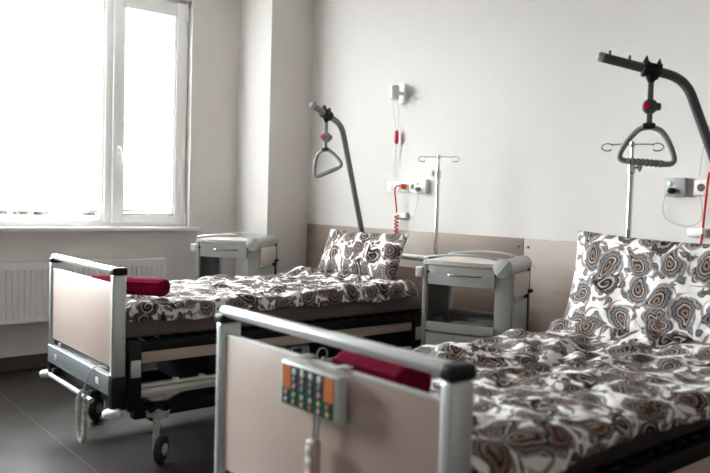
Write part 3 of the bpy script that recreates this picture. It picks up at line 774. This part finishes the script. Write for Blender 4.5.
# ------------------------------------------------------------------ bedside cabinets
def cabinet(loc, rz, label):
    t = thing('bedside_cabinet', label, 'bedside cabinet', (*loc, 0), rz, 'grey bedside cabinets on castors')
    D = .42; H = .948
    def bow(x): return -.022*(1-(x/.22)**2)      # bowed fronts
    def bowed(x0, x1, z0, z1, y1, off=0., n=12):
        b = nb(); xs = [x0+(x1-x0)*k/n for k in range(n+1)]
        prism(b, [(x, bow(x)+off) for x in xs]+[(x1, y1), (x0, y1)], 'Z', z0, z1, .003); return b
    obj('left_post', box(nb(), -.25, -.222, 0, .03, .075, H-.004, .004), 'cab', t)
    obj('right_post', box(nb(), .158, .25, 0, .03, .075, H-.004, .006), 'cab', t)
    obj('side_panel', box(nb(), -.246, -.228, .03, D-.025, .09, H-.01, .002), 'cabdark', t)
    obj('side_panel', box(nb(), .20, .236, .03, D-.10, .09, .76, .002), 'cab', t)
    obj('rear_post', box(nb(), -.25, -.205, D-.03, D, .075, H-.004, .004), 'alu', t)
    obj('rear_post', box(nb(), .225, .25, D-.045, D, .075, H-.004, .004), 'black', t)
    # drawer
    dr = obj('drawer', bowed(-.218, .155, .838, .942, .022), 'cabfront', t)
    b = nb(); tube(b, smooth_path([(-.09, -.018, .893), (-.085, -.040, .897), (-.03, -.052, .897), (.03, -.052, .897), (.085, -.038, .897), (.09, -.016, .893)], 5), .005, 8); obj('drawer_handle', b, 'chrome', dr)
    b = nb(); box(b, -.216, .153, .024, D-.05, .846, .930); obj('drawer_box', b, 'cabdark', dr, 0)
    for x in (-.219, .157):
        b = nb(); lathe(b, [(.008, .0), (.008, -.005), (.005, -.006)], (x, 0, .905), 'Y', 16); obj('hinge_cap', b, 'black', t)
    # tray shelf
    obj('shelf', bowed(-.222, .16, .583, .630, D-.03), 'cabfront', t)
    obj('shelf_tray', bowed(-.215, .153, .630, .633, D-.04, .018), 'tray', t, 30)
    b = nb(); box(b, -.222, .158, D-.035, D-.028, .630, .655, .002); obj('shelf_lip', b, 'cabfront', t)
    # lower door
    do = obj('door', bowed(-.220, .156, .105, .572, .022), 'cabfront', t)
    b = nb(); box(b, -.055, -.050, -.0225, -.0200, .11, .567); obj('door_seam', b, 'cab', do, 0)
    b = nb(); box(b, -.22, .19, .03, D-.04, .10, .58); obj('lower_body', b, 'cab', t, 0)
    # top
    n = 14; xs = [-.248+.43*k/n for k in range(n+1)]
    b = nb(); prism(b, [(x, bow(x*.95)-.006) for x in xs]+[(.182, D), (-.248, D)], 'Z', H-.002, H+.020, .005); obj('cabinet_top', b, 'top', t)
    for (y0, yb, zz) in ((-.002, -.05, .050), (D-.02, .0, .045)):
        b = nb(); P = smooth_path([(-.236, y0+.02, H+.016), (-.236, y0, H+.034), (-.17, y0+yb*.3, H+.046), (-.05, y0+yb*.5, H+.058), (.06, y0+yb*.45, H+.058), (.15, y0+yb*.15, H+.046), (.185, y0+.005, H+.03)], 5)
        tube(b, P, .0055, 8); obj('gallery_rail', b, 'alu', t)
    # roller housing for the fold-down table top
    b = nb(); lathe(b, [(.040, -.022), (.046, -.018), (.046, D+.005), (.040, D+.012)], (.207, 0, H+.0), 'Y', 32); dm = obj('table_hinge_drum', b, 'drum', t)
    b = nb(); lathe(b, [(.046, -.020), (.052, -.024), (.052, -.034), (.047, -.038)], (.207, 0, H), 'Y', 32)
    obj('drum_disc', b, 'drum', dm)
    b = nb(); box(b, -.050, .050, -.0415, -.0365, -.005, .005, .002, rot=None); bmesh.ops.rotate(b, verts=b.verts, cent=(0, 0, 0), matrix=Matrix.Rotation(radians(-52), 3, 'Y')); bmesh.ops.translate(b, verts=b.verts, vec=(.207, 0, H)); obj('disc_slot', b, 'grey', dm)
    # folded table top hanging at the right side
    b = nb(); prism(b, [(.045, H-.035), (D-.03, H-.035), (D-.03, H-.13), (D-.06, H-.165), (.09, H-.165), (.045, H-.13)], 'X', .238, .252, .004); obj('folded_table_top', b, 'top', t)
    b = nb(); box(b, .238, .250, .05, D-.06, .32, .76, .004); obj('side_flap', b, 'grey', t)
    b = nb(); box(b, .25, .275, D-.07, D-.03, .79, .81, .004); obj('side_bracket', b, 'black', t)
    b = nb(); box(b, -.292, -.250, -.004, .04, .872, .928, .005); obj('towel_holder', b, 'white', t)
    b = nb(); box(b, -.245, .245, .01, D-.01, .082, .104, .003); obj('plinth', b, 'cab', t)
    for x in (-.215, .215):
        for y in (.045, D-.045):
            b = nb(); lathe(b, [(.01, -.01), (.029, -.012), (.031, -.006), (.031, .006), (.029, .012), (.01, .01)], (x, y, .031), 'X', 20); w = obj('caster', b, 'tyre', t)
            b = nb(); box(b, x-.016, x+.016, y-.014, y+.014, .062, .083, .003); obj('caster_fork', b, 'grey', w)
cabinet((-2.654, -.716), .425, 'grey bedside cabinet between the two beds, its open shelf and drawer facing the camera')
cabinet((-4.796, -.948), .667, 'grey bedside cabinet in the corner by the column, half hidden behind the far bed')

# ------------------------------------------------------------------ wall fittings
def socket_frame(b, x, z, w=.078, h=.078, d=.012): box(b, x-w/2, x+w/2, -d, 0, z-h/2, z+h/2, .004)
def socket_strip(x0, z, kinds, label, loc_m='white'):
    t = thing('socket_strip', label, 'socket', (x0, 0, z), 0, 'socket strips on the headboard wall')
    x = 0
    for k in kinds:
        w = .080
        if k == 'gap': x += .02; continue
        if k == 'box':
            w = .115; b = nb(); box(b, x, x+w, -.035, 0, -.045, .05, .006); c = obj('junction_box', b, 'grey' if loc_m == 'grey' else 'white', t)
            obj('indicator', lathe(nb(), [(.012, 0), (.012, -.004), (.006, -.006)], (x+.035, -.035, .02), 'Y', 16), 'white' if loc_m == 'grey' else 'grey', c)
            b = nb(); lathe(b, [(.016, 0), (.016, -.02), (.010, -.034), (.005, -.04)], (x+.05, -.035, -.018), 'Y', 16); obj('plug', b, 'black' if loc_m == 'grey' else 'grey', c)
            x += w+.012; continue
        b = nb(); socket_frame(b, x+w/2, 0); c = obj('socket_frame', b, 'white', t)
        if k == 'switch':
            b = nb(); box(b, x+.014, x+w-.014, -.018, -.010, -.026, .026, .004); obj('rocker', b, 'white', c)
        if k in ('socket', 'brown', 'plugged'):
            b = nb(); lathe(b, [(.026, -.0105), (.026, -.0135), (.021, -.0135), (.020, -.0125)], (x+w/2, 0, 0), 'Y', 24); obj('socket_rim', b, 'white', c)
            b = nb(); lathe(b, [(.020, -.0115), (.020, -.0128)], (x+w/2, 0, 0), 'Y', 24); obj('socket_well', b, 'socket_dark', c)
        x += w
    return t
socket_strip(-4.10, 1.395, ['switch', 'switch', 'plugged', 'brown', 'box'], 'white socket strip with an orange plug on the wall above the far bed')
socket_strip(-1.935, 1.395, ['box', 'gap', 'socket', 'socket'], 'socket strip with a grey box on the wall above the near bed', 'grey')

# orange plug with red lead (far bed)
t = thing('power_plug', 'orange plug with a red coiled lead pushed into the wall strip above the far bed', 'plug', (-3.90, -.013, 1.395))
b = nb(); lathe(b, [(.019, 0), (.020, -.012), (.019, -.032), (.011, -.045)], (0, 0, 0), 'Y', 18)
b2 = obj('plug_body', b, 'orange', t)
b = nb(); tube(b, smooth_path([(0, -.04, 0), (-.03, -.05, .004), (-.055, -.045, -.03), (-.05, -.035, -.12), (-.045, -.03, -.19)], 6), .0055, 8); obj('lead', b, 'redcord', t)
b = nb(); P = [(-.045+.014*cos(k*.8), -.03+.014*sin(k*.8), -.205-.0032*k) for k in range(50)]; tube(b, P, .005, 6); obj('coiled_lead', b, 'redcord', t)
t = thing('red_cord', 'bright red cord hanging down the wall at the right edge above the near bed', 'cord', (-1.70, -.04, 1.42))
b = nb(); tube(b, smooth_path([(.005, -.0, .05), (.0, -.01, .0), (-.008, -.01, -.14), (-.014, -.01, -.26), (-.018, -.012, -.31)], 6), .0065, 8); obj('cord', b, 'redcord', t)
b = nb(); lathe(b, [(.006, 0), (.012, .006), (.012, .02), (.006, .026)], (-.02, -.012, -.33)); obj('cord_end', b, 'redcord', t)
b = nb(); lathe(b, [(.0085, 0), (.0085, .03)], (-.013, -.01, -.255)); obj('cord_sleeve', b, 'white', t)

def holder(x, z, label):
    b = nb(); box(b, x-.05, x+.05, -.028, 0, z-.024, z+.024, .012, 3)
    return tag(obj('cord_holder', b, 'white'), label, 'cord holder', 'small white cord holders on the headboard wall')
holder(-3.915, 1.185, 'small white cord holder on the wall just above the far bed')
holder(-1.755, 1.170, 'small white cord holder on the wall just above the near bed, by the red cord')

def call_unit():
    t = thing('wall_fitting', 'white wall fitting with a swivel head, high above the far bed', 'wall fitting', (-3.955, 0, 2.07))
    b = nb(); prism(b, [(.038*math.copysign(abs(cos(a))**.6, cos(a)), .072*math.copysign(abs(sin(a))**.6, sin(a))) for a in [2*pi*k/28 for k in range(28)]], 'Y', -.02, 0, .005); obj('back_plate', b, 'white', t)
    b = nb(); tube(b, [(0, -.02, 0), (0, -.06, 0)], .016, 14); obj('swivel_arm', b, 'white', t)
    b = nb(); lathe(b, [(.030, -.055), (.036, -.05), (.036, .045), (.028, .05)], (-.005, -.085, 0), 'Z', 24); obj('swivel_head', b, 'white', t)
    return t
call_unit()
t = thing('call_cord', 'thin white call cord with a pink-red pull hanging above the far bed', 'call cord', (-3.985, -.03, 2.03))
for dx in (-.018, .014):
    b = nb(); tube(b, smooth_path([(dx*.6, -.03, 0), (dx*1.6, -.01, -.08), (dx, 0, -.16), (-.0+dx*.4, 0, -.235)], 6), .002, 6); obj('cord', b, 'wire', t)
b = nb(); lathe(b, [(.007, 0), (.015, .012), (.013, .09), (.006, .1)], (0, 0, -.325)); obj('pull', b, 'pink', t)
b = nb(); tube(b, smooth_path([(0, 0, -.32), (-.02, .01, -.42), (-.045, .012, -.50), (-.01, .01, -.58), (.005, .004, -.61)], 6), .002, 6); obj('cord', b, 'wire', t)
# thin loops of cable below the strips
def wire(name, pts, r, m, label, cat):
    return tag(obj(name, tube(nb(), smooth_path(pts, 8), r, 6), m), label, cat)
wire('thin_cable', [(-1.905, -.05, 1.372), (-1.93, -.03, 1.33), (-1.935, -.02, 1.26), (-1.89, -.02, 1.215), (-1.80, -.02, 1.20), (-1.74, -.02, 1.23), (-1.735, -.02, 1.29), (-1.748, -.02, 1.36)], .0022, 'wire',
     'thin grey cable looping below the grey box above the near bed', 'cable')
wire('hanging_cable', [(-1.70, -.02, 1.95), (-1.71, -.02, 1.75), (-1.745, -.02, 1.58), (-1.755, -.02, 1.455)], .002, 'wire', 'thin grey cable coming down the wall at the right edge to the near strip', 'cable')
wire('thin_cable', [(-3.72, -.06, 1.375), (-3.745, -.03, 1.30), (-3.79, -.02, 1.18), (-3.78, -.02, 1.12), (-3.72, -.03, 1.085)], .0022, 'wire',
     'thin pale cable dropping from the box above the far bed', 'cable')
# small fitting at the right edge high on the wall
b = nb(); box(b, -.03, .05, -.03, 0, -.05, .06, .012)
tag(obj('wall_fitting', b, 'white', None, 40, (-1.625, 0, 2.07)), 'white wall fitting just inside the right edge of the photo', 'wall fitting')

# ------------------------------------------------------------------ outside
g = box(nb(), -60, XW-.6, -40, 30, -2.2, -2.0); o = obj('outside_ground', g, 'ground', None, 0); o['kind'] = 'structure'
def shrub(x, y, r, h, seed, label):
    t = thing('shrub', label, 'shrub', (x, y, -2.0), group='shrubs outside below the window')
    b = nb(); rr = random.Random(seed)
    for k in range(1800):
        a = rr.uniform(0, 2*pi); u = rr.uniform(-.2, 1); q = sqrt(max(0, 1-u*u))*rr.uniform(.75, 1.)
        c = Vector((r*q*cos(a), r*q*sin(a), .35+(h-.35)*(.2+.8*abs(u)))); s = rr.uniform(.06, .13)
        d1 = Vector((rr.uniform(-1, 1), rr.uniform(-1, 1), rr.uniform(-1, 1))).normalized(); d2 = d1.orthogonal().normalized()
        b.faces.new([b.verts.new(c+d1*s), b.verts.new(c+d2*s*.6), b.verts.new(c-d1*s), b.verts.new(c-d2*s*.6)])
    obj('foliage', b, 'leaf', t, 0)
    b = nb(); tube(b, [(0, 0, 0), (.02, .0, .3), (.0, .03, h*.6)], [.05, .04, .02], 8)
    for k in range(5): a = k*1.3; tube(b, [(0, 0, .3), (r*.5*cos(a), r*.5*sin(a), h*.7)], [.025, .008], 6)
    obj('branches', b, 'socket_dark', t)
sl = ['leafy shrub outside, at the far left under the wide blind', 'leafy shrub outside, second from the left under the wide blind', 'leafy shrub outside, nearest the window post under the wide blind',
      'leafy shrub outside, showing under the narrow blind', 'leafy shrub outside, hidden behind the wall beside the narrow blind']
for i, (y, x, h) in enumerate(((-.75, -12.5, 3.25), (.10, -13.3, 3.3), (.95, -12.5, 3.2), (1.80, -13.3, 3.3), (2.65, -12.5, 3.25))):
    shrub(x, y, .50, h, i, sl[i])

# ------------------------------------------------------------------ light
w = bpy.data.worlds.new('overcast'); S.world = w; w.use_nodes = True; nt = w.node_tree; nt.nodes.clear()
wo = nt.nodes.new('ShaderNodeOutputWorld'); bg = nt.nodes.new('ShaderNodeBackground'); bg.inputs[0].default_value = (.95, .975, 1, 1)
bg.inputs[1].default_value = 9.0
nt.links.new(bg.outputs[0], wo.inputs[0])
def area(name, loc, rot, sx, sy, e, portal=False, col=(1,1,1)):
    l = bpy.data.lights.new(name, 'AREA'); l.shape = 'RECTANGLE'; l.size = sx; l.size_y = sy; l.energy = e; l.color = col
    if portal: l.cycles.is_portal = True
    o = bpy.data.objects.new(name, l); COL.objects.link(o); o.location = loc; o.rotation_euler = rot; return o
area('window_portal', (XW-.17, (WY0+WY1)/2, (WZ0+WZ1)/2), (0, radians(-90), 0), WZ1-WZ0, WY1-WY0, 1, True)

# ------------------------------------------------------------------ camera
yaw, pit, rol, F = -8.78682631e-01, -4.63992176e-02, 2.85257961e-02, 737.82
f = Vector((sin(yaw)*cos(pit), cos(yaw)*cos(pit), sin(pit))); r = Vector((cos(yaw), -sin(yaw), 0)); u = r.cross(f)
r2 = cos(rol)*r+sin(rol)*u; u2 = -sin(rol)*r+cos(rol)*u
cam = bpy.data.cameras.new('camera'); co = bpy.data.objects.new('camera', cam); COL.objects.link(co)
co.matrix_world = Matrix(((r2.x, u2.x, -f.x, 0), (r2.y, u2.y, -f.y, -3.7), (r2.z, u2.z, -f.z, .344*3.7), (0, 0, 0, 1)))
cam.sensor_fit = 'HORIZONTAL'; cam.sensor_width = 36; cam.lens = 36*F/710; cam.clip_start = .02; cam.clip_end = 200
cam.dof.use_dof = True; cam.dof.focus_distance = 4.1; cam.dof.aperture_fstop = 2.6
S.camera = co
S.view_settings.view_transform = 'Standard'; S.view_settings.look = 'None'; S.view_settings.gamma = 1; S.view_settings.use_curve_mapping = False
S.view_settings.exposure = 2.9
S.cycles.max_bounces = 10; S.cycles.diffuse_bounces = 6; S.cycles.transparent_max_bounces = 16
S.cycles.sample_clamp_indirect = 6
